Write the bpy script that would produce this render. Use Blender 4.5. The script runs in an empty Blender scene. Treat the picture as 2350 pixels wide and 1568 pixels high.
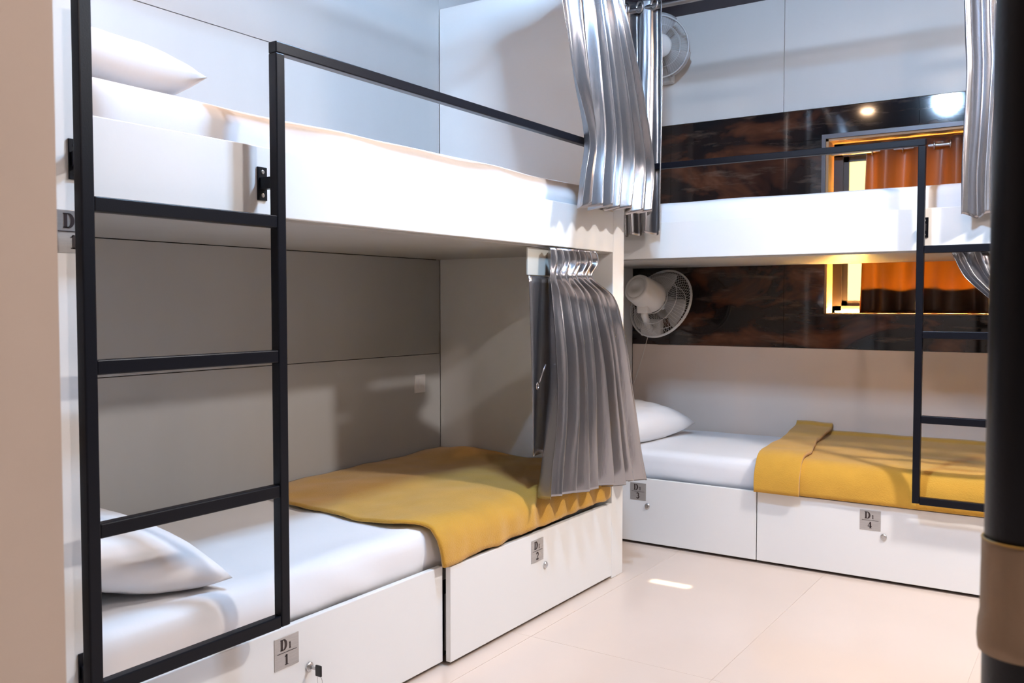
import bpy, bmesh, math, random
from mathutils import Vector, Matrix, noise
PI = math.pi
random.seed(7)
S = bpy.context.scene
COL = S.collection

# ------------------------------------------------------------------ camera
cam_d = bpy.data.cameras.new('camera'); cam = bpy.data.objects.new('camera', cam_d); COL.objects.link(cam)
yaw, pitch = 0.58539, 0.041018
fwd = Vector((-math.sin(yaw)*math.cos(pitch), math.cos(yaw)*math.cos(pitch), -math.sin(pitch)))
right = Vector((math.cos(yaw), math.sin(yaw), 0)); up = right.cross(fwd)
M = Matrix.Identity(4)
for i in range(3):
    M[i][0], M[i][1], M[i][2] = right[i], up[i], -fwd[i]
M[0][3], M[1][3], M[2][3] = 0, 0, 1.06
cam.matrix_world = M
cam_d.sensor_width = 36.0; cam_d.lens = 2078.46/2350*36.0
cam_d.clip_start = 0.02; cam_d.clip_end = 60
cam_d.dof.use_dof = True; cam_d.dof.focus_distance = 2.7; cam_d.dof.aperture_fstop = 10.0
S.camera = cam
cy = S.cycles
cy.use_light_tree = False; cy.max_bounces = 5; cy.diffuse_bounces = 3; cy.glossy_bounces = 3; cy.transmission_bounces = 3; cy.transparent_max_bounces = 4
cy.caustics_reflective = False; cy.caustics_refractive = False; cy.sample_clamp_indirect = 4.0

# ------------------------------------------------------------------ world, exposure, lamp strengths
w = bpy.data.worlds.new('world'); S.world = w; w.use_nodes = True
w.node_tree.nodes['Background'].inputs[0].default_value = (0.5, 0.55, 0.7, 1)
w.node_tree.nodes['Background'].inputs[1].default_value = 0.05
vs = S.view_settings
vs.view_transform = 'Standard'; vs.look = 'None'; vs.gamma = 1.0; vs.use_curve_mapping = False
vs.exposure = 1.3
COOL = (0.46, 0.69, 1.0); SOFT = (1.0, 0.94, 0.90); PEACH = (1.0, 0.83, 0.76); WARM = (1.0, 0.64, 0.38)
# location, radius, watts, colour, label
LAMPS = [
    ((-0.97, 2.06, 2.44), 0.065, 190.0, COOL, 'cool white globe lamp on the ceiling between the two bunks'),
    ((0.75, 0.55, 2.45), 0.065, 78.0, PEACH, 'warm globe lamp on the ceiling nearest the camera'),
]
SPOTS = [
    ((0.45, 2.74, 2.50), 0.090, 26.0, SOFT, 'round white panel lamp on the ceiling nearest the window wall'),
    ((-1.60, 1.54, 2.538), 0.040, 3.5, WARM, 'small warm recessed downlight over the left bunk'),
    ((-0.40, 2.95, 2.538), 0.040, 3.0, WARM, 'small warm recessed downlight over the floor'),
]

# ------------------------------------------------------------------ helpers
def nod(m): return m.node_tree.nodes, m.node_tree.links
def mat(name, col, rough=0.5, metal=0.0, spec=0.5, sheen=0.0, bump=None, vary=None, coat=0.0):
    m = bpy.data.materials.new(name); m.use_nodes = True
    n, l = nod(m); b = n['Principled BSDF']
    b.inputs['Base Color'].default_value = (*col, 1)
    b.inputs['Roughness'].default_value = rough; b.inputs['Metallic'].default_value = metal
    b.inputs['Specular IOR Level'].default_value = spec
    if sheen: b.inputs['Sheen Weight'].default_value = sheen; b.inputs['Sheen Roughness'].default_value = 0.5
    if coat: b.inputs['Coat Weight'].default_value = coat; b.inputs['Coat Roughness'].default_value = 0.05
    tc = n.new('ShaderNodeTexCoord')
    if vary:                                            # (scale, amount, axis stretch)
        sc, amt, st = vary
        mp = n.new('ShaderNodeMapping'); mp.inputs['Scale'].default_value = st
        l.new(tc.outputs['Object'], mp.inputs[0])
        nz = n.new('ShaderNodeTexNoise'); nz.inputs['Scale'].default_value = sc; nz.inputs['Detail'].default_value = 5
        l.new(mp.outputs[0], nz.inputs['Vector'])
        cr = n.new('ShaderNodeValToRGB')
        cr.color_ramp.elements[0].position = 0.3; cr.color_ramp.elements[1].position = 0.7
        cr.color_ramp.elements[0].color = (*[c*(1-amt) for c in col], 1)
        cr.color_ramp.elements[1].color = (*[min(1, c*(1+amt)) for c in col], 1)
        l.new(nz.outputs['Fac'], cr.inputs[0]); l.new(cr.outputs[0], b.inputs['Base Color'])
    if bump:                                            # (scale, strength, stretch)
        sc, stg, st = bump
        mp = n.new('ShaderNodeMapping'); mp.inputs['Scale'].default_value = st
        l.new(tc.outputs['Object'], mp.inputs[0])
        nz = n.new('ShaderNodeTexNoise'); nz.inputs['Scale'].default_value = sc; nz.inputs['Detail'].default_value = 4
        l.new(mp.outputs[0], nz.inputs['Vector'])
        bp = n.new('ShaderNodeBump'); bp.inputs['Strength'].default_value = stg; bp.inputs['Distance'].default_value = 0.004
        l.new(nz.outputs['Fac'], bp.inputs['Height']); l.new(bp.outputs[0], b.inputs['Normal'])
    return m
def emis(name, col, strength):
    m = bpy.data.materials.new(name); m.use_nodes = True
    n, l = nod(m); n.remove(n['Principled BSDF'])
    e = n.new('ShaderNodeEmission'); e.inputs[0].default_value = (*col, 1); e.inputs[1].default_value = strength
    l.new(e.outputs[0], n['Material Output'].inputs[0]); return m

MATS = dict(
    laminate=mat('white_laminate', (0.82, 0.82, 0.81), 0.32, spec=0.4, bump=(60, 0.05, (1, 1, 1))),
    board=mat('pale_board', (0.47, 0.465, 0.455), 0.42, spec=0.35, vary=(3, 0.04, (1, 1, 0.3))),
    facing=mat('cream_board', (0.70, 0.66, 0.63), 0.45, spec=0.3, vary=(3, 0.03, (1, 1, 0.3))),
    facing_low=mat('beige_board', (0.78, 0.66, 0.58), 0.45, spec=0.3, vary=(3, 0.03, (1, 1, 0.3))),
    wall=mat('wall_paint', (0.62, 0.61, 0.60), 0.7, vary=(4, 0.03, (1, 1, 1))),
    tan=mat('tan_wall_paint', (0.60, 0.50, 0.42), 0.75, vary=(2.5, 0.06, (1, 1, 1))),
    brown=mat('dark_wall_paint', (0.15, 0.14, 0.13), 0.7),
    ceiling=mat('dark_ceiling_paint', (0.028, 0.016, 0.03), 0.6),
    black=mat('black_powder_coat', (0.003, 0.004, 0.008), 0.36, spec=0.22, bump=(300, 0.05, (1, 1, 1))),
    dark=mat('dark_gap', (0.01, 0.01, 0.012), 0.8),
    sheet=mat('white_sheet', (0.84, 0.84, 0.86), 0.85, spec=0.2, sheen=0.15, bump=(22, 0.16, (1, 1, 1))),
    pillow=mat('white_pillowcase', (0.86, 0.85, 0.86), 0.85, spec=0.2, sheen=0.15, bump=(14, 0.3, (1, 1, 1))),
    blanket=mat('mustard_fleece', (0.60, 0.325, 0.045), 0.95, spec=0.1, sheen=0.35, bump=(220, 0.5, (1, 1, 1)), vary=(9, 0.07, (1, 1, 1))),
    satin=mat('silver_grey_satin', (0.40, 0.395, 0.41), 0.25, metal=0.92, spec=0.5, bump=(90, 0.12, (1, 1, 0.15))),
    satin_light=mat('pale_curtain_lining', (0.55, 0.55, 0.50), 0.6),
    steel=mat('steel', (0.62, 0.62, 0.63), 0.28, metal=1.0),
    plate=mat('brushed_plate', (0.50, 0.48, 0.465), 0.38, metal=0.55, vary=(30, 0.06, (1, 1, 12))),
    ink=mat('dark_engraving', (0.035, 0.02, 0.02), 0.5),
    fan=mat('fan_white_plastic', (0.70, 0.68, 0.66), 0.35),
    wire=mat('fan_wire', (0.62, 0.62, 0.62), 0.4),
    switch=mat('switch_plastic', (0.82, 0.80, 0.80), 0.35),
    keyhead=mat('key_plastic', (0.012, 0.012, 0.013), 0.4),
    sleeve=mat('brown_sleeve', (0.33, 0.23, 0.15), 0.7, vary=(14, 0.35, (1, 1, 0.3)), bump=(40, 0.4, (1, 1, 1))),
    sleeve_rim=mat('ochre_sleeve_edge', (0.45, 0.27, 0.06), 0.6),
    alu=mat('dark_aluminium', (0.05, 0.045, 0.045), 0.35, metal=0.6),
    trim=mat('grey_trim', (0.11, 0.10, 0.11), 0.4, metal=0.3),
    reveal=mat('window_reveal_paint', (0.42, 0.25, 0.13), 0.6),
    lower_edge=mat('dark_brown_hem', (0.03, 0.014, 0.010), 0.4, metal=0.2),  # shade put into the colour: lower window curtain without backlight
    kick=mat('black_plinth', (0.012, 0.012, 0.012), 0.6),
    cord=mat('pull_cord', (0.72, 0.66, 0.60), 0.7),
)
def floor_mat():
    m = mat('polished_floor_tile', (0.73, 0.60, 0.51), 0.22, spec=0.45, vary=(1.6, 0.035, (1, 1, 1)), coat=0.2); return m
MATS['floor'] = floor_mat()
MATS['grout'] = mat('grout', (0.68, 0.57, 0.49), 0.8)
def marble():
    m = bpy.data.materials.new('dark_marble'); m.use_nodes = True
    n, l = nod(m); b = n['Principled BSDF']
    b.inputs['Roughness'].default_value = 0.06; b.inputs['Specular IOR Level'].default_value = 0.5
    tc = n.new('ShaderNodeTexCoord'); mp = n.new('ShaderNodeMapping')
    mp.inputs['Rotation'].default_value = (0, math.radians(30), 0); mp.inputs['Scale'].default_value = (1.0, 1, 2.0)
    l.new(tc.outputs['Object'], mp.inputs[0])
    n1 = n.new('ShaderNodeTexNoise'); n1.inputs['Scale'].default_value = 2.3; n1.inputs['Detail'].default_value = 4
    n1.inputs['Distortion'].default_value = 0.5; n1.inputs['Roughness'].default_value = 0.55; l.new(mp.outputs[0], n1.inputs['Vector'])
    cr = n.new('ShaderNodeValToRGB'); e = cr.color_ramp.elements
    e[0].position = 0.42; e[0].color = (0.007, 0.007, 0.009, 1)
    e[1].position = 0.78; e[1].color = (0.20, 0.085, 0.04, 1)
    for p, c in ((0.52, (0.020, 0.011, 0.010, 1)), (0.60, (0.085, 0.030, 0.016, 1)), (0.66, (0.12, 0.05, 0.028, 1))):
        x = e.new(p); x.color = c
    l.new(n1.outputs['Fac'], cr.inputs[0])
    mp2 = n.new('ShaderNodeMapping'); mp2.inputs['Rotation'].default_value = (0, math.radians(24), 0); mp2.inputs['Scale'].default_value = (1.5, 1, 9.0)
    l.new(tc.outputs['Object'], mp2.inputs[0])
    n2 = n.new('ShaderNodeTexNoise'); n2.inputs['Scale'].default_value = 3.0; n2.inputs['Detail'].default_value = 8
    n2.inputs['Roughness'].default_value = 0.65; l.new(mp2.outputs[0], n2.inputs['Vector'])
    c2 = n.new('ShaderNodeValToRGB'); c2.color_ramp.elements[0].position = 0.55; c2.color_ramp.elements[1].position = 0.78
    c2.color_ramp.elements[1].color = (0.5, 0.5, 0.5, 1); l.new(n2.outputs['Fac'], c2.inputs[0])
    mx = n.new('ShaderNodeMix'); mx.data_type = 'RGBA'; l.new(c2.outputs[0], mx.inputs[0]); l.new(cr.outputs[0], mx.inputs[6])
    mx.inputs[7].default_value = (0.22, 0.15, 0.11, 1); l.new(mx.outputs[2], b.inputs['Base Color'])
    return m
MATS['marble'] = marble()
def translucent():
    m = bpy.data.materials.new('brown_satin_translucent'); m.use_nodes = True
    n, l = nod(m); b = n['Principled BSDF']
    b.inputs['Base Color'].default_value = (0.10, 0.07, 0.06, 1); b.inputs['Roughness'].default_value = 0.33
    b.inputs['Metallic'].default_value = 0.35
    t = n.new('ShaderNodeBsdfTranslucent'); t.inputs[0].default_value = (0.85, 0.46, 0.15, 1)
    mx = n.new('ShaderNodeMixShader'); mx.inputs[0].default_value = 0.42
    l.new(b.outputs[0], mx.inputs[1]); l.new(t.outputs[0], mx.inputs[2]); l.new(mx.outputs[0], n['Material Output'].inputs[0])
    return m
MATS['wincurtain'] = translucent()
def wire_guard():
    return MATS['wire']

ROOTS = {}
def root(name, loc, label, cat, group=None):
    o = bpy.data.objects.new(name, None); COL.objects.link(o)
    o.empty_display_size = 0.05
    o.location = loc; ROOTS[o] = Vector(loc)
    o['label'] = label; o['category'] = cat
    if group: o['group'] = group
    return o
def tag(o, label=None, cat=None, group=None, kind=None):
    if label: o['label'] = label
    if cat: o['category'] = cat
    if group: o['group'] = group
    if kind: o['kind'] = kind
    return o
def finish(name, bm, m, parent=None, origin=None, smooth=False, auto=None):
    """bm is authored in world coordinates; it becomes one object under parent or at its own origin"""
    off = Vector((0, 0, 0))
    if parent is not None: off = ROOTS[parent]
    elif origin is not None: off = Vector(origin)
    else:
        lo = [min(v.co[i] for v in bm.verts) for i in range(3)]; hi = [max(v.co[i] for v in bm.verts) for i in range(3)]
        off = Vector(((lo[0]+hi[0])/2, (lo[1]+hi[1])/2, lo[2]))
    bmesh.ops.translate(bm, verts=bm.verts, vec=-off)
    bmesh.ops.recalc_face_normals(bm, faces=bm.faces)
    me = bpy.data.meshes.new(name); bm.to_mesh(me); bm.free()
    me.materials.append(MATS[m] if isinstance(m, str) else m)
    if smooth:
        for p in me.polygons: p.use_smooth = True
    o = bpy.data.objects.new(name, me); COL.objects.link(o)
    if parent is not None:
        o.parent = parent; ROOTS[o] = off
    else:
        o.location = off; ROOTS[o] = off
    return o
def bx(bm, lo, hi, bev=0.0, seg=2):
    lo, hi = Vector(lo), Vector(hi)
    lo, hi = Vector([min(a, b) for a, b in zip(lo, hi)]), Vector([max(a, b) for a, b in zip(lo, hi)])
    vs_ = [bm.verts.new((x, y, z)) for x in (lo.x, hi.x) for y in (lo.y, hi.y) for z in (lo.z, hi.z)]
    fs = [bm.faces.new([vs_[i] for i in f]) for f in ((0, 1, 3, 2), (4, 6, 7, 5), (0, 4, 5, 1), (2, 3, 7, 6), (0, 2, 6, 4), (1, 5, 7, 3))]
    if bev:
        es = set(e for f in fs for e in f.edges)
        bmesh.ops.bevel(bm, geom=list(es), offset=bev, segments=seg, affect='EDGES', profile=0.5)
def box(name, lo, hi, m, parent=None, bev=0.002, **k):
    bm = bmesh.new(); bx(bm, lo, hi, bev); return finish(name, bm, m, parent, **k)
def frame_of(d):
    d = Vector(d).normalized(); a = Vector((0, 0, 1)) if abs(d.z) < 0.9 else Vector((1, 0, 0))
    u = d.cross(a).normalized(); return u, d.cross(u).normalized(), d
def lathe(bm, p0, axis, prof, n=28, cap=True):
    """prof: (distance along axis, radius)"""
    u, v, d = frame_of(axis); p0 = Vector(p0); rings = []
    for t, r in prof:
        rings.append([bm.verts.new(p0+d*t+(u*math.cos(2*PI*i/n)+v*math.sin(2*PI*i/n))*max(r, 1e-5)) for i in range(n)])
    for a, b in zip(rings, rings[1:]):
        for i in range(n): bm.faces.new((a[i], a[(i+1) % n], b[(i+1) % n], b[i]))
    if cap: bm.faces.new(rings[0][::-1]); bm.faces.new(rings[-1])
def tube(bm, pts, r, n=8, closed=False):
    pts = [Vector(p) for p in pts]; rings = []; N = len(pts); pu = None
    for i, p in enumerate(pts):
        a = pts[(i-1) % N] if (closed or i > 0) else p; b = pts[(i+1) % N] if (closed or i < N-1) else p
        d = (b-a).normalized()
        if pu is None: u, v, _ = frame_of(d)
        else:
            u = (pu-d*pu.dot(d)).normalized(); v = d.cross(u)
        pu = u
        rr = r(i/(N-1)) if callable(r) else r
        rings.append([bm.verts.new(p+(u*math.cos(2*PI*k/n)+v*math.sin(2*PI*k/n))*rr) for k in range(n)])
    R = range(N if closed else N-1)
    for i in R:
        a, b = rings[i], rings[(i+1) % N]
        for k in range(n): bm.faces.new((a[k], a[(k+1) % n], b[(k+1) % n], b[k]))
    if not closed: bm.faces.new(rings[0][::-1]); bm.faces.new(rings[-1])
def torus(bm, c, axis, R, r, n=24, k=8):
    u, v, d = frame_of(axis); c = Vector(c)
    tube(bm, [c+(u*math.cos(2*PI*i/n)+v*math.sin(2*PI*i/n))*R for i in range(n)], r, k, closed=True)
def grid(bm, f, nu, nv):
    V = [[bm.verts.new(f(i/nu, j/nv)) for i in range(nu+1)] for j in range(nv+1)]
    for j in range(nv):
        for i in range(nu): bm.faces.new((V[j][i], V[j][i+1], V[j+1][i+1], V[j+1][i]))
def solid(o, t, off=0.0):
    s = o.modifiers.new('thickness', 'SOLIDIFY'); s.thickness = t; s.offset = off; return o
def lerp(a, b, t): return a+(b-a)*t
def pl(keys, v):
    """piecewise linear (smooth) lookup: keys = [(v, val), ...]"""
    if v <= keys[0][0]: return keys[0][1]
    for (a, x), (b, y) in zip(keys, keys[1:]):
        if v <= b:
            t = (v-a)/(b-a); return x+(y-x)*t
    return keys[-1][1]
def sp(keys, v):
    """smooth (Catmull-Rom) lookup through keys"""
    if v <= keys[0][0]: return keys[0][1]
    if v >= keys[-1][0]: return keys[-1][1]
    for i in range(len(keys)-1):
        (a, x), (b, y) = keys[i], keys[i+1]
        if v <= b:
            t = (v-a)/(b-a); h = b-a
            m0 = (y-keys[i-1][1])/(b-keys[i-1][0])*h if i > 0 else (y-x)
            m1 = (keys[i+2][1]-x)/(keys[i+2][0]-a)*h if i+2 < len(keys) else (y-x)
            return (2*t**3-3*t*t+1)*x+(t**3-2*t*t+t)*m0+(-2*t**3+3*t*t)*y+(t**3-t*t)*m1
def nz(x, y, z, s=1.0): return noise.noise(Vector((x*s, y*s, z*s)))

# ------------------------------------------------------------------ the setting
XF, XW = -1.592, -2.431            # first bunk: front plane, back wall
YB, YW = 3.615, 4.44               # second bunk: front plane, back wall
CEIL = 2.55
# floor
bm = bmesh.new(); bx(bm, (-2.75, -1.6, -0.12), (1.95, 4.65, -0.0015)); fl = finish('floor', bm, 'grout', origin=(0, 0, 0)); tag(fl, kind='structure')
fl['label'] = 'pale polished tiled floor'
TW, TL = 0.605, 1.20
tme = None
for i in range(-2, 5):
    for j in range(-4, 2):
        x0, y0 = -1.525+TW*i, 2.41+TL*j
        x1, y1 = x0+TW, y0+TL
        if x0 < -2.74 or x1 > 1.94 or y1 > 4.64 or y0 < -1.6: 
            pass
        if tme is None:
            b2 = bmesh.new(); bx(b2, (0.0006, 0.0006, -0.0014), (TW-0.0006, TL-0.0006, 0), 0.0004, 1)
            tme = bpy.data.meshes.new('floor_tile'); b2.to_mesh(tme); b2.free(); tme.materials.append(MATS['floor'])
        o = bpy.data.objects.new('floor_tile', tme); COL.objects.link(o); o.parent = fl; o.location = (x0, y0, 0)
# walls
def wall(name, lo, hi, m='wall'):
    o = box(name, lo, hi, m, bev=0); tag(o, kind='structure'); return o
wall('wall_left', (-2.60, 0.5, 0), (XW-0.022, 4.60, 2.75))
wall('wall_right', (1.80, -1.50, 0), (1.95, 4.60, 2.75), 'brown')
wall('wall_front', (-2.60, -1.60, 0), (1.95, -1.50, 2.75), 'brown')
o = wall('wall_near', (-2.60, -1.50, 0), (-0.87, 0.50, 2.75), 'tan'); o['label'] = 'tan painted wall corner close to the camera'
# back wall with window hole
WX0, WX1, WZ0, WZ1 = -1.153, -0.16, 1.012, 1.845
bm = bmesh.new()
y0, y1 = YW+0.020, 4.65
bx(bm, (-2.60, y0, 0), (WX0, y1, 2.75)); bx(bm, (WX1, y0, 0), (1.95, y1, 2.75))
bx(bm, (WX0, y0, 0), (WX1, y1, WZ0)); bx(bm, (WX0, y0, WZ1), (WX1, y1, 2.75))
wb = finish('wall_back', bm, 'wall', origin=(0, 0, 0)); tag(wb, kind='structure')
# facing boards of the back wall (below and above the marble band) and marble slabs
TZ0, TZ1 = 0.848, 1.993
for a, b in ((-2.16, -1.357), (-1.357, -0.14), (-0.14, 1.80)):
    box('facing_board', (a+0.001, YW, TZ1+0.002), (b-0.001, y0, CEIL), 'facing', wb, 0.001)
box('facing_board', (-2.16, YW, 0.24), (1.80, y0, TZ0-0.001), 'facing_low', wb, 0.001)
joints = [-2.16, -1.945, -1.345, -0.745, -0.145, 0.455, 1.055, 1.80]
for a, b in zip(joints, joints[1:]):
    for c, d in ((TZ0, 1.40), (1.40, TZ1)):
        pieces = []
        if b <= WX0 or a >= WX1: pieces.append((a, b, c, d))
        else:
            if c < WZ0: pieces.append((max(a, WX0) if a > WX0 else a, b, c, WZ0))
            if d > WZ1: pieces.append((a, b, WZ1, d))
            if a < WX0: pieces.append((a, WX0, max(c, WZ0), min(d, WZ1)))
            if b > WX1: pieces.append((WX1, b, max(c, WZ0), min(d, WZ1)))
        bm = bmesh.new()
        for p in pieces: bx(bm, (p[0]+0.0008, YW-0.001, p[2]+0.0008), (p[1]-0.0008, y0, p[3]-0.0008), 0)
        finish('marble_slab', bm, 'marble', wb)
# ceiling
ce = wall('ceiling', (-2.60, -1.60, CEIL), (1.95, 4.65, CEIL+0.10), 'ceiling')

# window: reveal, frame, glowing pane, sill
wr = root('window_1', (WX0, YW, WZ0), '', ''); del wr['category']; wr['kind'] = 'structure'; wr['label'] = 'amber lit window set in the dark marble wall'
bm = bmesh.new(); t = 0.012; yb = 4.62
bx(bm, (WX0, YW+0.001, WZ0), (WX0+t, yb, WZ1)); bx(bm, (WX1-t, YW+0.001, WZ0), (WX1, yb, WZ1))
bx(bm, (WX0, YW+0.001, WZ1-t), (WX1, yb, WZ1)); bx(bm, (WX0, YW+0.001, WZ0-0.004), (WX1, yb, WZ0+0.006))
finish('reveal', bm, 'reveal', wr)
yf = 4.545
bm = bmesh.new()
bx(bm, (WX0+t, yf, WZ0), (WX0+0.055, yf+0.05, WZ1-t)); bx(bm, (WX1-0.055, yf, WZ0), (WX1-t, yf+0.05, WZ1-t))
bx(bm, (WX0+t, yf, WZ1-0.075), (WX1-t, yf+0.05, WZ1-t)); bx(bm, (WX0+t, yf, WZ0+0.006), (WX1-t, yf+0.05, WZ0+0.04))
finish('frame', bm, 'alu', wr)
for a, b in ((WX0+0.055, -0.66), (-0.66, WX1-0.055)):
    bm = bmesh.new(); z0, z1 = WZ0+0.04, WZ1-0.075; s = 0.026
    bx(bm, (a, yf+0.008, z0), (a+s, yf+0.034, z1)); bx(bm, (b-s, yf+0.008, z0), (b, yf+0.034, z1))
    bx(bm, (a, yf+0.008, z0), (b, yf+0.034, z0+s)); bx(bm, (a, yf+0.008, z1-s), (b, yf+0.034, z1))
    finish('sash', bm, 'alu', wr)
    box('pane', (a+s, yf+0.016, z0+s), (b-s, yf+0.024, z1-s), emis('lit_window_pane', (1.0, 0.74, 0.20), 1.3), wr, 0)
bm = bmesh.new()
bx(bm, (WX0-0.018, YW-0.008, WZ1), (WX1+0.018, YW-0.001, WZ1+0.02)); bx(bm, (WX0-0.018, YW-0.008, 1.42), (WX0, YW-0.001, WZ1)); 
finish('trim', bm, 'trim', wr)

# ------------------------------------------------------------------ bunks
# glyphs for the number plates
def ribbon(bm, pts, P, nrm, d=0.0006):
    """pts: (x, y, width) centre line in plate units; P maps (x, y) to world"""
    V = []
    for i, (x, y, wd) in enumerate(pts):
        a = pts[max(i-1, 0)]; b = pts[min(i+1, len(pts)-1)]
        dx, dy = b[0]-a[0], b[1]-a[1]; L = math.hypot(dx, dy) or 1
        nx, ny = -dy/L*wd/2, dx/L*wd/2
        V.append((bm.verts.new(P(x+nx, y+ny)+nrm*d), bm.verts.new(P(x-nx, y-ny)+nrm*d)))
    for (a, b), (c, e) in zip(V, V[1:]): bm.faces.new((a, b, e, c))
def arc(cx, cy, rx, ry, a0, a1, w0, w1, n=18):
    out = []
    for i in range(n+1):
        t = i/n; a = math.radians(lerp(a0, a1, t)); s = math.sin(PI*t)
        out.append((cx+rx*math.cos(a), cy+ry*math.sin(a), lerp(w0, w1, s)))
    return out
def glyph(ch):
    """strokes in a box 0.75 wide, 1 high"""
    if ch == 'D':
        return [[(0.20, 0, 0.19), (0.20, 1, 0.19)], [(0, 0.025, 0.05), (0.42, 0.025, 0.05)], [(0, 0.975, 0.05), (0.42, 0.975, 0.05)],
                arc(0.36, 0.5, 0.37, 0.475, 90, -90, 0.05, 0.21)]
    if ch == '1':
        return [[(0.38, 0, 0.18), (0.38, 1, 0.16)], [(0.14, 0.025, 0.05), (0.62, 0.025, 0.05)], [(0.13, 0.80, 0.05), (0.25, 0.87, 0.08), (0.38, 0.985, 0.06)]]
    if ch == '2':
        return [arc(0.36, 0.72, 0.25, 0.25, 165, -25, 0.10, 0.17)+[(0.42, 0.40, 0.11), (0.24, 0.20, 0.08), (0.12, 0.09, 0.06)],
                [(0.08, 0.07, 0.14), (0.62, 0.07, 0.14)], [(0.62, 0.05, 0.07), (0.67, 0.24, 0.05)]]
    if ch == '3':
        return [arc(0.34, 0.75, 0.22, 0.22, 150, -80, 0.09, 0.15), arc(0.33, 0.29, 0.28, 0.27, 85, -150, 0.08, 0.19)]
    if ch == '4':
        return [[(0.47, 0, 0.17), (0.47, 1, 0.17)], [(0.06, 0.30, 0.09), (0.70, 0.30, 0.09)], [(0.07, 0.30, 0.05), (0.44, 0.97, 0.06)], [(0.28, 0.022, 0.045), (0.66, 0.022, 0.045)]]
def number_plate(num, centre, rt, nrm, parent, size=0.076, full=True):
    """centre of the plate on its panel; rt = reading direction; nrm = outward"""
    c, rt, nrm = Vector(centre), Vector(rt), Vector(nrm); upv = Vector((0, 0, 1)); h = size/2
    bm = bmesh.new(); a = c-rt*h-upv*h; b = c+rt*h+upv*h+nrm*0.0016
    bx(bm, a, b, 0.0005, 1); finish('number_plate', bm, 'plate', parent)
    bm = bmesh.new()
    def at(x, y): return c+nrm*0.0016+rt*(x*size)+upv*(y*size)
    def put(ch, x, y, hh):
        for st in glyph(ch): ribbon(bm, [(p[0]*hh*0.95+x, p[1]*hh+y, p[2]*hh*1.22+0.004) for p in st], lambda q, r: at(q, r), nrm)
    put('D', -0.27, 0.08, 0.34); put('1', 0.06, 0.085, 0.19); put(num, -0.13, -0.40, 0.32)
    ribbon(bm, [(-0.40, 0.0, 0.018), (0.40, 0.0, 0.018)], lambda q, r: at(q, r), nrm)
    finish('lettering', bm, 'ink', parent)
def lock(centre, nrm, parent):
    bm = bmesh.new(); lathe(bm, centre, nrm, [(0, 0.0115), (0.004, 0.0115), (0.006, 0.0095), (0.0065, 0.006), (0.005, 0.0055), (0.005, 0.0)], 24, cap=False)
    finish('lock', bm, 'steel', parent, smooth=False)

class Frame:
    """maps a bunk's own directions (along, depth, height) to the room"""
    def __init__(s, kind): s.k = kind
    def p(s, a, d, z):
        return Vector((XF-d, a, z)) if s.k == 'L' else Vector((a, YB+d, z))
    def along(s): return Vector((0, 1, 0)) if s.k == 'L' else Vector((1, 0, 0))
    def out(s): return Vector((1, 0, 0)) if s.k == 'L' else Vector((0, -1, 0))
def fbox(F, name, a0, a1, d0, d1, z0, z1, m, parent, bev=0.0015):
    return box(name, F.p(a0, d0, z0), F.p(a1, d1, z1), m, parent, bev)

BZ, PZ0, PZ1, TOPZ = 0.295, 1.258, 1.412, 2.32
def bunk(kind, A0, A1, tn, tf, label, seam, drawers, backboards):
    F = Frame(kind); D = 0.837 if kind == 'L' else YW-YB-0.003
    r = root('bunk_bed', F.p((A0+A1)/2, D/2, 0), label, 'bunk bed')
    fbox(F, 'end_panel', A0-tn, A0, 0, D, 0.0, TOPZ, 'laminate', r, 0.003)
    fbox(F, 'end_panel', A1, A1+tf, 0, D, 0.0, TOPZ, 'laminate', r, 0.003)
    fbox(F, 'front_rail', A0+0.0005, A1-0.0005, 0, 0.02, PZ0, PZ1, 'laminate', r, 0.002)
    fbox(F, 'upper_deck', A0+0.0005, A1-0.0005, 0.021, D, PZ0-0.006, PZ0+0.04, 'board', r, 0.001)
    fbox(F, 'lower_deck', A0+0.0005, A1-0.0005, 0.06, D, 0.235, 0.265, 'board', r, 0.001)
    fbox(F, 'plinth', A0+0.001, A1-0.001, 0.07, 0.09, 0.0, 0.234, 'kick', r, 0)
    if backboards:
        zs = [0.02, 0.848, PZ0-0.007]
        for z0, z1 in ((0.266, 0.848), (0.848, PZ0-0.007), (PZ0+0.041, 1.958), (1.958, TOPZ+0.23)):
            fbox(F, 'back_board', A0+0.001, A1-0.001, D, D+0.020, z0+0.0012, z1-0.0012, 'board', r, 0.001)
        bm = bmesh.new(); bx(bm, F.p(A0, D+0.0203, 0.27), F.p(A1, D+0.0215, TOPZ+0.22)); finish('backing', bm, 'dark', r)
    prev = A0
    for (a0, a1, push, num, pc, lk) in drawers:
        dr = fbox(F, 'drawer', a0+0.0015, a1-0.0015, push, push+0.018, 0.012, BZ, 'laminate', r, 0.0018)
        number_plate(num, F.p(pc[0], push, pc[1]), F.along(), F.out(), dr)
        lock(F.p(lk[0], push, lk[1]), F.out(), dr)
        bm = bmesh.new(); bx(bm, F.p(a0+0.03, push+0.019, 0.03), F.p(a1-0.03, push+0.045, 0.20)); finish('drawer_box', bm, 'board', dr)
    return r, F
bunkL, FL = bunk('L', 0.98, 3.10, 0.085, 0.092, 'white bunk bed on the left with seats numbered one and two', None,
    [(0.982, 2.072, 0.024, '1', (1.469, 0.237), (1.541, 0.176)), (2.074, 3.098, -0.001, '2', (2.553, 0.235), (2.604, 0.174))], True)
bunkL['label'] = 'white bunk bed along the left wall with drawers numbered 1 and 2'
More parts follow.
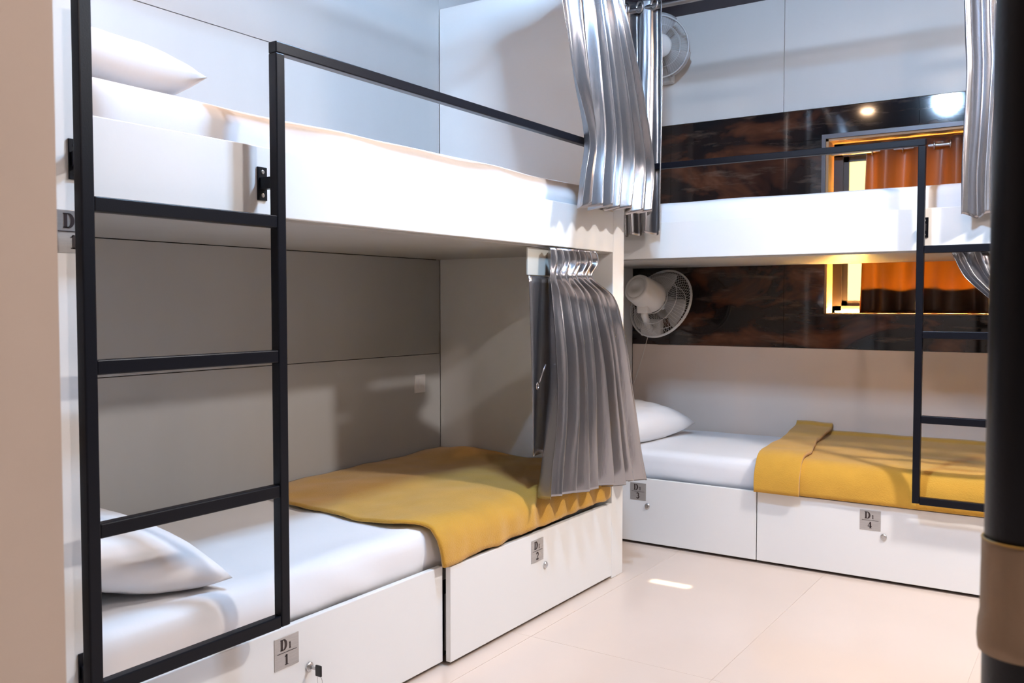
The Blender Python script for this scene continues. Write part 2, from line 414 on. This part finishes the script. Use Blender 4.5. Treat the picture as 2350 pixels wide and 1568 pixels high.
bunkR, FR = bunk('R', -2.16, -0.06, 0.09, 0.085, '', None,
    [(-2.158, -1.1965, 0.0, '3', (-1.728, 0.235), (-1.683, 0.176)), (-1.1955, -0.062, 0.0, '4', (-0.754, 0.2355), (-0.705, 0.177))], False)
bunkR['label'] = 'white bunk bed along the back wall under the window with drawers numbered 3 and 4'
# plate on the near stile of the left bunk
number_plate('1', (XF, 0.946, 1.193), (0, 1, 0), (1, 0, 0), bunkL, size=0.078)

# ------------------------------------------------------------------ ladders with guard rail
def ladder(kind, a0, a1, s, off, rungs, ztop, zbot, bar_end, label, brackets, tilt=0):
    F = Frame(kind); f0 = -off
    r = root('bunk_ladder', F.p((a0+a1)/2, f0, zbot), label, 'ladder')
    fbox(F, 'post', a0, a0+s, f0, f0+s, zbot, ztop-s, 'black', r, 0.0025)
    fbox(F, 'post', a1-s, a1, f0, f0+s, zbot, ztop-s, 'black', r, 0.0025)
    for z in rungs: fbox(F, 'rung', a0+s, a1-s, f0+0.001, f0+s-0.001, z-s*1.1, z, 'black', r, 0.0025)
    lo, hi = (a1-s, bar_end) if bar_end > a1 else (bar_end, a0+s)
    fbox(F, 'guard_rail', lo, hi, f0, f0+s, ztop-s, ztop, 'black', r, 0.0025)
    if bar_end < a0: pass
    for (ac, zc, arm_to) in brackets:
        bm = bmesh.new(); bx(bm, F.p(ac-0.0135, -0.004, zc-0.037), F.p(ac+0.0135, -0.0002, zc+0.037), 0.001)
        k = finish('bracket', bm, 'black', r)
        bm = bmesh.new(); P0, P1 = F.p(ac, -0.003, zc), F.p(arm_to, f0+s-0.001, zc); A = F.along()*0.0085; Z = Vector((0, 0, 0.013)); V8 = [bm.verts.new(p+A*i+Z*j) for p in (P0, P1) for i, j in ((-1, -1), (1, -1), (1, 1), (-1, 1))]; [bm.faces.new([V8[k] for k in q]) for q in ((0, 1, 2, 3), (7, 6, 5, 4), (0, 4, 5, 1), (1, 5, 6, 2), (2, 6, 7, 3), (3, 7, 4, 0))]
        finish('bracket_arm', bm, 'black', k)
        for zz in (-0.026, 0.026):
            bm = bmesh.new(); lathe(bm, F.p(ac, -0.004, zc+zz), F.out(), [(0, 0.0048), (0.0016, 0.0046), (0.0022, 0.003), (0.0022, 0)], 14, cap=False)
            finish('screw', bm, 'steel', k)
    # free end of the guard rail is fixed to the end panel
    return r
ladder('L', 0.925, 1.403, 0.025, 0.063, (1.255, 0.959, 0.659, 0.365), 1.634, 0.339, 3.145,
       'black steel ladder with guard rail on the left bunk', [(0.951, 1.325, 0.938), (1.388, 1.329, 1.390), (0.951, 0.372, 0.938)])
ladder('R', -0.598, -0.120, 0.025, 0.064, (1.272, 0.963, 0.655, 0.356), 1.656, 0.332, -1.64,
       'black steel ladder with guard rail on the back bunk', [(-0.582, 1.341, -0.586), (-0.132, 1.341, -0.1325), (-0.132, 0.362, -0.1325)])

# ------------------------------------------------------------------ bedding
def mattress(name, lo, hi, label, seed, rad=0.035, amp=0.006, edge_sag=0.0):
    lo, hi = Vector(lo), Vector(hi); c = (lo+hi)/2; hx, hy, hz = (hi-lo)/2
    bm = bmesh.new()
    bmesh.ops.create_cube(bm, size=2)
    for v in bm.verts: v.co = Vector((v.co.x*hx, v.co.y*hy, v.co.z*hz))
    for ax, step in ((0, 0.035), (1, 0.035), (2, 0.022)):
        h = (hx, hy, hz)[ax]; n = max(2, int(2*h/step))
        for i in range(1, n):
            pos = Vector((0, 0, 0)); pos[ax] = -h+2*h*i/n; nn = Vector((0, 0, 0)); nn[ax] = 1
            bmesh.ops.bisect_plane(bm, geom=bm.verts[:]+bm.edges[:]+bm.faces[:], plane_co=pos, plane_no=nn)
    for v in bm.verts:
        q = Vector((max(-hx+rad, min(hx-rad, v.co.x)), max(-hy+rad, min(hy-rad, v.co.y)), max(-hz+rad, min(hz-rad, v.co.z))))
        d = v.co-q
        if d.length > 1e-6: v.co = q+d.normalized()*min(rad, d.length if d.length < rad else rad)
        n = v.co-q
        n = n.normalized() if n.length > 1e-6 else Vector((0, 0, 1))
        p = v.co
        lng, sh = (p.y, p.x) if hy > hx else (p.x, p.y)
        wv = nz(lng*2.0+seed, sh*6.0+lng*1.5, p.z*22, 1.0)*0.6+nz(lng*4.5+seed*2, sh*10-lng*3, p.z*34)*0.4
        side = 1-abs(n.z)
        rdg = 1-2.2*abs(nz(lng*3.1+seed*3, p.z*16+lng*2.0, sh*2))
        v.co = p+n*amp*(wv+0.55*side*rdg)
        if p.z < -hz+0.03: v.co.z = max(v.co.z, -hz)
    bmesh.ops.translate(bm, verts=bm.verts, vec=c)
    o = finish(name, bm, 'sheet', smooth=True); tag(o, label, 'mattress'); return o
mattress('mattress', (-2.404, 1.002, 0.268), (-1.645, 3.078, 0.412), 'white sheeted mattress on the lower left bunk', 1.0, amp=0.014)
mattress('mattress', (-2.408, 1.000, 1.301), (-1.630, 3.080, 1.503), 'white sheeted mattress on the upper left bunk', 5.0, amp=0.011)
mattress('mattress', (-2.140, 3.655, 0.268), (-0.080, 4.420, 0.412), 'white sheeted mattress on the lower bunk under the window', 9.0, amp=0.006)
mattress('mattress', (-2.140, 3.652, 1.301), (-0.080, 4.420, 1.503), 'white sheeted mattress on the upper bunk across the window', 13.0, amp=0.006)

def pillow(name, centre, size, rot, label, seed):
    """size = (half length, half width, half thickness); rot = Euler"""
    hl, hw, ht = size; bm = bmesh.new(); n = 30
    def prof(u, v, sgn):
        a, b = 2*u-1, 2*v-1
        e = max(0.0, (1-abs(a)**2.6))*max(0.0, (1-abs(b)**2.6))
        z = ht*(e**0.46)*sgn
        pinch = 1-0.07*(1-abs(b)**2)*abs(a)**3; pinch2 = 1-0.09*(1-abs(a)**2)*abs(b)**3
        x, y = a*hl*pinch, b*hw*pinch2
        z += sgn*ht*0.10*nz(a*1.6+seed, b*1.6, seed)*e
        z += 0.006*nz(a*5+seed, b*5, 3.0)*e
        return Vector((x, y, z))
    R = rot.to_matrix() if hasattr(rot, 'to_matrix') else rot
    for sgn in (1, -1): grid(bm, lambda u, v: R @ prof(u, v, sgn)+Vector(centre), n, n)
    bmesh.ops.remove_doubles(bm, verts=bm.verts, dist=0.0008)
    o = finish(name, bm, 'pillow', smooth=True); tag(o, label, 'pillow'); return o
from mathutils import Euler
pillow('pillow', (-2.02, 1.197, 0.494), (0.345, 0.190, 0.085), Euler((math.radians(-18), 0, math.radians(-4))), 'white pillow at the head of the lower left bunk behind the ladder', 2.0)
pillow('pillow', (-2.02, 1.178, 1.574), (0.34, 0.160, 0.078), Euler((math.radians(-6), 0, math.radians(-5))), 'white pillow on the upper left bunk', 6.0)
pillow('pillow', (-1.938, 3.93, 0.497), (0.186, 0.335, 0.088), Euler((0, math.radians(8), math.radians(-6))), 'white pillow on the lower bunk beside the wall fan', 11.0)

# blanket on the lower left bunk
def blanketL():
    bm = bmesh.new()
    path = [(-2.415, 0.418), (-2.2, 0.420), (-1.70, 0.421), (-1.655, 0.418), (-1.622, 0.405), (-1.606, 0.38), (-1.602, 0.345), (-1.600, 0.305)]
    L = [0]
    for a, b in zip(path, path[1:]): L.append(L[-1]+math.dist(a, b))
    edge = [(0, 2.20), (0.12, 2.06), (0.28, 1.985), (0.62, 1.955), (0.78, 1.965), (0.86, 2.02), (1.0, 2.045)]
    def f(u, v):
        s = v*L[-1]
        for i in range(len(path)-1):
            if s <= L[i+1]+1e-9:
                t = (s-L[i])/(L[i+1]-L[i]); x = lerp(path[i][0], path[i+1][0], t); z = lerp(path[i][1], path[i+1][1], t); break
        y = lerp(pl(edge, v), 3.088, u)
        a = 0.010*nz(x*4, y*3, 1.0)+0.005*nz(x*11, y*9, 4.0)
        top = max(0.0, min(1.0, (z-0.36)/0.05))
        lump = 0.035*math.exp(-((x+2.25)/0.16)**2-((y-2.98)/0.14)**2)+0.012*math.exp(-((x+2.1)/0.25)**2-((y-2.5)/0.2)**2)
        lower_edge = 0.012*nz(y*5, 7.0, 2.0)+0.008*nz(y*14, 1, 1)
        z2 = z+(a+0.010+lump)*top+(lower_edge+0.012*u)*(1-top)*(v > 0.9)
        x2 = x+(0.010*nz(y*9, z*6, 5.0)+0.006*nz(y*22, z*4, 8.0)+0.006)*(1-top)
        return Vector((x2, y, z2))
    grid(bm, f, 90, 60)
    o = finish('blanket', bm, 'blanket', smooth=True); solid(o, 0.010, 0); tag(o, 'mustard yellow blanket spread over the lower left bunk', 'blanket')
blanketL()
def blanketR():
    path = [(4.428, 0.440), (4.40, 0.424), (4.2, 0.420), (3.70, 0.424), (3.662, 0.420), (3.632, 0.405), (3.616, 0.375), (3.611, 0.340), (3.609, 0.300)]
    L = [0]
    for a, b in zip(path, path[1:]): L.append(L[-1]+math.dist(a, b))
    def prof(v):
        s = v*L[-1]
        for i in range(len(path)-1):
            if s <= L[i+1]+1e-9:
                t = (s-L[i])/(L[i+1]-L[i]); return lerp(path[i][0], path[i+1][0], t), lerp(path[i][1], path[i+1][1], t)
        return path[-1]
    def mk(name, xl, xr, lift, seed, parent, thick):
        bm = bmesh.new()
        def f(u, v):
            y, z = prof(v); x = lerp(pl(xl, v), pl(xr, v), u)
            top = max(0.0, min(1.0, (z-0.36)/0.05)); bk = max(0.0, (y-4.0)/0.4)
            a = 0.006*nz(x*4+seed, y*4, 1)+0.003*nz(x*12, y*10, seed)
            crease = 0.010*math.exp(-((x+0.33-(y-3.65)*0.45)/0.05)**2)*top
            return Vector((x, y-(lift+0.004*nz(x*8, z*6, 3))*(1-top), z+(a+lift+0.008+crease)*top+lift*bk*0.9*top))
        grid(bm, f, 70, 56)
        o = finish(name, bm, 'blanket', parent, smooth=True, origin=(-0.6, 4.0, 0.30)); solid(o, thick, 0); return o
    b = mk('blanket', [(0, -1.255), (0.7, -1.195), (1, -1.193)], [(0, -0.075), (1, -0.075)], 0.004, 1.0, None, 0.009)
    tag(b, 'mustard yellow blanket with a folded end on the bunk under the window', 'blanket')
    mk('folded_band', [(0, -1.268), (0.6, -1.215), (0.72, -1.205), (1, -1.198)], [(0, -1.10), (0.35, -1.09), (0.7, -1.025), (1, -1.018)], 0.020, 4.0, b, 0.018)
blanketR()

# ------------------------------------------------------------------ curtains
def curtain(name, kind, left, right_, depth, n, amp, label, m='satin', seed=0.0, nu=150, nv=70, zb=None, sharp=0.75, thick=0.0012, group=None, warp=0.35, parent=None, mid=None):
    """left/right_: [(v, along, z)] edges from top (v=0) to bottom; depth: [(v, out of the front plane)]; amp: [(v, fold depth)]"""
    F = Frame(kind); bm = bmesh.new()
    LA = [(k[0], k[1]) for k in left]; LZ = [(k[0], k[2]) for k in left]; RA = [(k[0], k[1]) for k in right_]; RZ = [(k[0], k[2]) for k in right_]
    def f(u, v):
        uu = u+warp/n*nz(u*n*0.55+seed, v*0.5, seed)*math.sin(PI*u)+0.05/n*nz(u*n*2+seed, v*4, 2.0)
        if mid:                                               # flat panel up to u = mid[0], pleats beyond it
            mu, line = mid; pm = sp(line, v)
            a = lerp(sp(LA, v), pm, u/mu) if u < mu else lerp(pm, sp(RA, v), (u-mu)/(1-mu))
        else: a = lerp(sp(LA, v), sp(RA, v), u)
        z = lerp(sp(LZ, v), sp(RZ, v), u)
        ph = 2*PI*n*uu+seed
        s = 0.85*math.sin(ph)+0.22*math.sin(2*ph+1.1+2*nz(u*n*0.4, 3.0, seed))
        am = sp(amp, v)*(0.9+0.7*nz(u*n*0.8, seed, v*0.6))
        if mid and u < mid[0]: am *= 0.35+0.65*(u/mid[0])
        d = sp(depth, v)+am*s+0.10*am*nz(u*n*3, v*5, seed)
        a += 0.18*am*math.cos(ph)
        z += (v**6)*0.010*nz(u*n, 0, seed+3)+(v**8)*0.006*s
        return F.p(a, -d, z)
    grid(bm, f, nu, nv)
    o = finish(name, bm, m, parent, smooth=True); solid(o, thick, 0)
    if parent is None: tag(o, label, 'curtain', group)
    return o
# upper left bunk, drawn to the far end
RODZ = 2.285
c1 = curtain('curtain', 'L', [(0, 2.53, RODZ+0.03), (0.30, 2.53, 2.03), (0.55, 2.595, 1.811), (0.77, 2.690, 1.615), (0.88, 2.662, 1.493), (1, 2.637, 1.383)],
        [(0, 3.06, RODZ+0.03), (0.18, 3.005, 2.162), (0.58, 3.154, 1.782), (0.80, 3.231, 1.571), (1, 3.205, 1.408)],
        [(0, 0.045), (0.3, 0.098), (1, 0.112)], 7.5, [(0, 0.024), (0.5, 0.028), (0.9, 0.032), (1, 0.034)],
        'silver grey satin curtain hanging at the far end of the upper left bunk', seed=1.3, nu=220, mid=(0.22, [(0, 2.735), (0.3, 2.715), (0.55, 2.730), (0.77, 2.742), (0.9, 2.715), (1, 2.695)]))
# upper back bunk, drawn to the corner
c2 = curtain('curtain', 'R', [(0, -1.80, RODZ+0.07), (0.5, -1.80, 1.85), (1, -1.775, 1.36)], [(0, -1.60, RODZ+0.07), (0.4, -1.594, 1.97), (0.8, -1.60, 1.52), (1, -1.602, 1.362)],
        [(0, 0.055), (1, 0.055)], 2.6, [(0, 0.024), (1, 0.026)], 'narrow grey satin curtain in the corner, hung at the back bunk with steel eyelets', seed=4.1, nu=110)
# lower left bunk, gathered header
c3 = curtain('curtain', 'L', [(0, 2.605, 1.252), (0.10, 2.600, 1.165), (0.13, 2.598, 1.138), (0.35, 2.575, 0.942), (0.53, 2.572, 0.782), (0.75, 2.545, 0.611), (1, 2.505, 0.425)],
        [(0, 2.925, 1.254), (0.06, 2.935, 1.21), (0.105, 2.895, 1.165), (0.13, 2.91, 1.145), (0.19, 3.03, 1.09), (0.33, 3.066, 0.976), (0.70, 3.15, 0.637), (1, 3.24, 0.368)],
        [(0, 0.014), (0.12, 0.020), (0.4, 0.048), (1, 0.056)], 8, [(0, 0.010), (0.05, 0.016), (0.11, 0.006), (0.16, 0.015), (0.4, 0.032), (0.9, 0.042), (1, 0.042)],
        'grey satin curtain with gathered top hanging at the lower left bunk', seed=2.2, nu=260, nv=90)
bm = bmesh.new()
def fback(u, v):
    a = lerp(2.535, 2.68, u)+0.02*v; z = lerp(1.155, 0.55, v); return Vector((XF-0.022+0.006*math.sin(u*5+v*2), a, z))
grid(bm, fback, 10, 24); o = finish('inner_fold', bm, 'satin', c3, smooth=True); solid(o, 0.0012)
box('header_band', (XF-0.030, 2.532, 1.158), (XF-0.024, 2.680, 1.250), 'satin_light', c3, 0.001)
bm = bmesh.new(); torus(bm, (XF+0.01, 2.54, 0.79), (1, 0.3, 0), 0.012, 0.0022, 18, 6); tube(bm, [(XF+0.01, 2.55, 0.80), (XF+0.015, 2.565, 0.835), (XF+0.02, 2.575, 0.86)], 0.003); finish('tie_loop', bm, 'satin', c3, smooth=True)
# back bunk right end, upper and lower
c4 = curtain('curtain', 'R', [(0, -0.468, RODZ+0.07), (0.3, -0.455, 2.0), (0.5, -0.448, 1.85), (0.8, -0.458, 1.55), (1, -0.456, 1.373)], [(0, -0.10, RODZ+0.07), (1, -0.12, 1.372)],
        [(0, 0.055), (1, 0.055)], 5, [(0, 0.025), (1, 0.026)], 'grey satin curtain by the black post at the right end of the upper back bunk', seed=0.6)
c5 = curtain('curtain', 'R', [(0, -0.488, 1.252), (0.25, -0.455, 1.182), (0.38, -0.432, 1.148), (0.6, -0.355, 1.075), (1, -0.23, 0.96)], [(0, -0.10, 1.252), (0.38, -0.11, 1.18), (0.6, -0.11, 1.12), (1, -0.115, 1.0)],
        [(0, 0.02), (1, 0.03)], 7, [(0, 0.012), (0.3, 0.02), (1, 0.016)], 'grey satin curtain tied up at the right end of the lower back bunk', seed=3.3)
# window curtain
def wincurtain():
    n = 5.5
    def srf(x, z, off):
        u = (x+0.985)/(WX1-0.02+0.985); v = (1.812-z)/0.793
        uu = u+0.035*nz(u*6, v*0.6, 2)
        q = math.sin(2*PI*n*uu+0.6); y = YW+0.052+0.026*math.copysign(abs(q)**0.85, q)*(1+0.2*nz(u*7, v*2, 0))+off
        return Vector((x+0.012*nz(u*5, v*1.5, 6.0)*v-0.02*v*v*(u < 0.02), y, z))
    bm = bmesh.new(); grid(bm, lambda u, v: srf(lerp(-0.985, WX1-0.02, u), lerp(1.812, 1.019, v), 0), 170, 40)
    o = finish('window_curtain', bm, 'wincurtain', smooth=True); solid(o, 0.001)
    tag(o, 'brown satin window curtain glowing amber from the lit window', 'curtain')
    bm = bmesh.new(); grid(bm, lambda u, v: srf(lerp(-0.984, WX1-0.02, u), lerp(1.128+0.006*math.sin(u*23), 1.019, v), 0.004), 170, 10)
    h = finish('unlit_band', bm, 'lower_edge', o, smooth=True); solid(h, 0.002)  # opaque dark layer standing in for the unlit lower part of the curtain
    for i in range(12):
        x = -0.955+i*0.0665
        if x > WX1-0.03: break
        bm = bmesh.new(); torus(bm, (x, YW+0.052, 1.778), (1, 0.15, 0), 0.017, 0.0035, 18, 6); finish('eyelet', bm, 'steel', o, smooth=True)
    lr = root('added_sill_strip', (-0.56, 4.535, WZ0+0.006), 'added amber strip on the window sill for the glow of the curtain', 'lamp')  # light strip added behind the curtain to make its lower part glow
    box('channel', (-1.125, 4.527, WZ0+0.0062), (-0.19, 4.544, WZ0+0.010), 'alu', lr, 0.0005)
    box('diffuser', (-1.123, 4.529, WZ0+0.0102), (-0.192, 4.542, WZ0+0.016), emis('amber_strip_glow', (1.0, 0.48, 0.11), 480.0), lr, 0)
wincurtain()
def rod(p0, p1, r, label, m='steel'):
    bm = bmesh.new(); p0, p1 = Vector(p0), Vector(p1); d = p1-p0
    lathe(bm, p0, d, [(0, r), (d.length, r)], 18)
    o = finish('curtain_rod', bm, m, smooth=False); tag(o, label, 'curtain rod'); return o
rod((WX0+0.014, YW+0.052, 1.778), (WX1-0.014, YW+0.052, 1.778), 0.009, 'thin steel rod carrying the window curtain')
rod((XF+0.045, 0.90, RODZ), (XF+0.045, 3.185, RODZ), 0.0125, 'steel curtain rod along the top of the left bunk')
rod((-2.1, YB-0.055, RODZ+0.03), (0.02, YB-0.055, RODZ+0.03), 0.0125, 'steel curtain rod along the top of the back bunk')
for x in (-1.633, -1.70, -1.765):
    bm = bmesh.new(); torus(bm, (x, YB-0.072, RODZ+0.035), (0.55, 1, 0), 0.022, 0.005, 24, 8); finish('eyelet', bm, 'steel', c2, smooth=True)

# ------------------------------------------------------------------ wall fans
def fan(label, c, axis, mount, R=0.19, back=0.17, cord=True):
    """c = centre of the guard, axis = blowing direction, mount = point on the wall"""
    c, ax, mount = Vector(c), Vector(axis).normalized(), Vector(mount)
    r = root('wall_fan', mount, label, 'fan')
    u, v, d = frame_of(ax)
    bm = bmesh.new(); lathe(bm, c-ax*(back+0.045), ax, [(0.004, 0.0), (0.004, 0.018), (0.0, 0.022), (0.0, 0.050), (0.003, 0.052), (0.003, 0.055), (0.0, 0.058), (0.006, 0.068), (0.016, 0.071), (0.10, 0.078), (0.140, 0.080), (0.149, 0.076), (0.152, 0.0)], 36, cap=False)
    finish('motor_housing', bm, 'fan', r, smooth=True)
    # rear and front guards: wires bowed around the blades
    for nm, s in (('rear_guard', -1), ('front_guard', 1)):
        bm = bmesh.new(); N = 64; inner = 0.055 if s > 0 else 0.075
        for i in range(N):
            a = 2*PI*i/N; e = u*math.cos(a)+v*math.sin(a); pts = []
            for k in range(7):
                t = k/6; rr = lerp(inner, R, t); dep = s*0.055*math.sqrt(max(0, 1-(t**3)))
                pts.append(c+e*rr+ax*dep)
            tube(bm, pts, 0.00075, 4)
        torus(bm, c+ax*s*0.004, ax, R, 0.0042, 48, 8)
        torus(bm, c+ax*s*0.048, ax, lerp(inner, R, 0.5), 0.0018, 40, 6); torus(bm, c+ax*s*0.055, ax, inner, 0.003, 32, 6)
        finish(nm, bm, 'wire', r, smooth=True)
    bm = bmesh.new(); lathe(bm, c+ax*0.050, ax, [(0, 0.058), (0.006, 0.058), (0.010, 0.050), (0.012, 0.0)], 32, cap=False); finish('badge_cap', bm, 'fan', r, smooth=True)
    bm = bmesh.new(); lathe(bm, c-ax*0.03, ax, [(0, 0.0), (0, 0.034), (0.045, 0.030), (0.055, 0.018), (0.057, 0)], 24, cap=False); finish('hub', bm, 'fan', r, smooth=True)
    for k in range(3):
        bm = bmesh.new(); a0 = 2*PI*k/3+0.4
        def f(p, q):
            rr = lerp(0.028, 0.165, q); wd = lerp(0.35, 0.62, q)*(1-0.25*q**4); a = a0+(p-0.5)*2*wd
            return c+(u*math.cos(a)+v*math.sin(a))*rr+ax*((p-0.5)*0.045*(1-0.4*q)-0.008)
        grid(bm, f, 10, 8); o = finish('blade', bm, blade_mat, r, smooth=True); solid(o, 0.002)
    # arm, base and cord
    bm = bmesh.new(); e = c-ax*(back-0.03)
    tube(bm, [e-Vector((0, 0, 0.07)), e-Vector((0, 0, 0.11)), lerp(e, mount, 0.6)-Vector((0, 0, 0.08)), mount-Vector((0, 0.03, 0.0))], 0.017, 12); bx(bm, e-Vector((0.03, 0.03, 0.10)), e+Vector((0.03, 0.03, -0.055)), 0.008)
    finish('arm', bm, 'fan', r, smooth=True)
    bm = bmesh.new(); bx(bm, mount+Vector((-0.058, -0.05, -0.045)), mount+Vector((0.058, -0.0015, 0.045)), 0.010); finish('wall_base', bm, 'fan', r)
    if cord:
        bm = bmesh.new(); p = mount+Vector((-0.02, -0.03, -0.045))
        tube(bm, [p, p+Vector((-0.03, 0.003, -0.10)), p+Vector((-0.085, 0.006, -0.26))], 0.0018, 6); finish('pull_cord', bm, 'cord', r)
blade_mat = mat('fan_blade_plastic', (0.45, 0.44, 0.44), 0.3)
fan('white wall fan behind the corner post at the lower back bunk', (-1.890, 4.20, 1.064), (0.20, 0.88, -0.36), (-2.035, YW-0.001, 0.938), R=0.178)
fan('white wall fan half hidden by the curtain at the upper back bunk', (-1.93, 4.24, 2.352), (0.50, -0.80, -0.18), (-1.98, YW-0.001, 2.25), R=0.15, cord=False)

# ------------------------------------------------------------------ small things
# switch plate inside the lower left bunk
sw = root('wall_switch', (XW+0.0005, 2.957, 0.688), 'small white switch plate inside the lower left bunk', 'switch')
box('plate', (XW+0.0005, 2.924, 0.688), (XW+0.009, 2.990, 0.764), 'switch', sw, 0.002)
box('rocker', (XW+0.009, 2.945, 0.705), (XW+0.0125, 2.970, 0.748), 'switch', sw, 0.001)
# key in the lock of drawer one
kx = XF-0.024+0.006
key = root('key', (kx, 1.541, 0.14), 'key with black plastic head and wire ring in the lock of drawer 1', 'key')
box('blade', (kx-0.001, 1.5395, 0.172), (kx+0.016, 1.5425, 0.180), 'steel', key, 0.0005)
bm = bmesh.new(); bx(bm, (kx+0.016, 1.5385, 0.158), (kx+0.036, 1.5445, 0.186), 0.0028, 3); finish('head', bm, 'keyhead', key)
bm = bmesh.new(); torus(bm, (kx+0.030, 1.5415, 0.147), (0.3, 1, 0), 0.013, 0.0008, 28, 6); finish('ring', bm, 'steel', key, smooth=True)
# black post with sleeve near the camera
PX, PY = -0.0545, 0.845
post = root('metal_post', (PX, PY, 0), 'black round metal post close to the camera with a brown sleeve', 'post')
PR = 0.0312
bm = bmesh.new(); lathe(bm, (PX, PY, 0), (0, 0, 1), [(0, PR), (CEIL-0.001, PR)], 40); o = finish('pole', bm, 'black', post, smooth=False)
for p in o.data.polygons: p.use_smooth = len(p.vertices) == 4
bm = bmesh.new()
lathe(bm, (PX, PY, 0.774), (0, 0, 1), [(0, PR+0.0003), (0.0, PR+0.0030), (0.010, PR+0.0042), (0.022, PR+0.0038), (0.032, PR+0.0022), (0.088, PR+0.0018), (0.093, PR+0.0018), (0.093, PR+0.0003)], 40, cap=False)
o = finish('sleeve', bm, 'sleeve', post, smooth=True)
bm = bmesh.new(); torus(bm, (PX, PY, 0.867), (0, 0, 1), PR+0.0012, 0.0011, 40, 8); finish('sleeve_edge', bm, 'sleeve_rim', o, smooth=True)

# ------------------------------------------------------------------ lamps
def light(name, typ, loc, colr, watts, size, parent):
    d = bpy.data.lights.new(name, typ); d.color = colr; d.energy = watts
    if typ == 'POINT': d.shadow_soft_size = size
    else: d.shape = 'DISK'; d.size = size*2
    o = bpy.data.objects.new(name, d); COL.objects.link(o); o.parent = parent; o.location = Vector(loc)-ROOTS[parent]; return o
def unsampled(m): m.cycles.emission_sampling = 'NONE'; return m
for k, (p, rad, stg, colr, lab) in enumerate(LAMPS):
    r = root('ceiling_lamp', (p[0], p[1], CEIL-0.001), lab, 'lamp')
    bm = bmesh.new(); lathe(bm, (p[0], p[1], p[2]+rad*1.02), (0, 0, 1), [(0, 0.040), (CEIL-0.001-p[2]-rad*1.02, 0.045)], 28); finish('holder', bm, 'fan', r)
    bm = bmesh.new(); bmesh.ops.create_uvsphere(bm, u_segments=20, v_segments=12, radius=rad*0.85); bmesh.ops.translate(bm, verts=bm.verts, vec=Vector(p))
    finish('globe', bm, unsampled(emis('lamp_glow', colr, 20.0)), r, smooth=True)
    light('lamp_light', 'POINT', p, colr, stg, rad, r)
for k, (p, rad, stg, colr, lab) in enumerate(SPOTS):
    r = root('downlight', (p[0], p[1], CEIL-0.001), lab, 'lamp'); z = p[2]
    bm = bmesh.new(); lathe(bm, (p[0], p[1], z), (0, 0, 1), [(0, rad+0.002), (0, rad+0.014), (CEIL-0.001-z, rad+0.018), (CEIL-0.001-z, rad+0.002)], 32, cap=False); finish('bezel', bm, 'fan', r, smooth=False)
    bm = bmesh.new(); lathe(bm, (p[0], p[1], z+0.003), (0, 0, 1), [(0, rad), (0.006, rad)], 28); finish('lens', bm, unsampled(emis('downlight_glow', colr, 20.0)), r)
    light('downlight_light', 'AREA', (p[0], p[1], z-0.0005), colr, stg, rad, r)
# added unseen lamp that throws a small bright bar on the floor
r = root('accent_downlight', (-1.375, 3.162, CEIL-0.001), 'slim rectangular warm accent downlight over the corner of the floor', 'lamp')
box('case', (-1.47, 3.13, CEIL-0.016), (-1.28, 3.194, CEIL-0.001), 'fan', r, 0.001)
o = light('added_bar_light', 'AREA', (-1.375, 3.162, CEIL-0.017), (1.0, 0.86, 0.62), 0.03, 0.05, r)
o.data.shape = 'RECTANGLE'; o.data.size = 0.15; o.data.size_y = 0.036; o.data.spread = math.radians(1.0)

# groups of alike things
for o in COL.objects:
    if o.parent is None and 'category' in o.keys():
        g = {'mattress': 'mattresses of the bunks', 'pillow': 'pillows on the bunks', 'blanket': 'mustard blankets', 'bunk bed': 'bunk beds of the room',
             'ladder': 'bunk ladders', 'fan': 'wall fans', 'curtain rod': 'curtain rods'}.get(o['category'])
        if o['category'] == 'curtain' and o.name.startswith('curtain'): g = 'grey satin bunk curtains'
        if o.name.startswith('downlight'): g = 'downlights in the ceiling'
        if o.name.startswith('ceiling_lamp'): g = 'globe lamps on the ceiling'
        if g: o['group'] = g
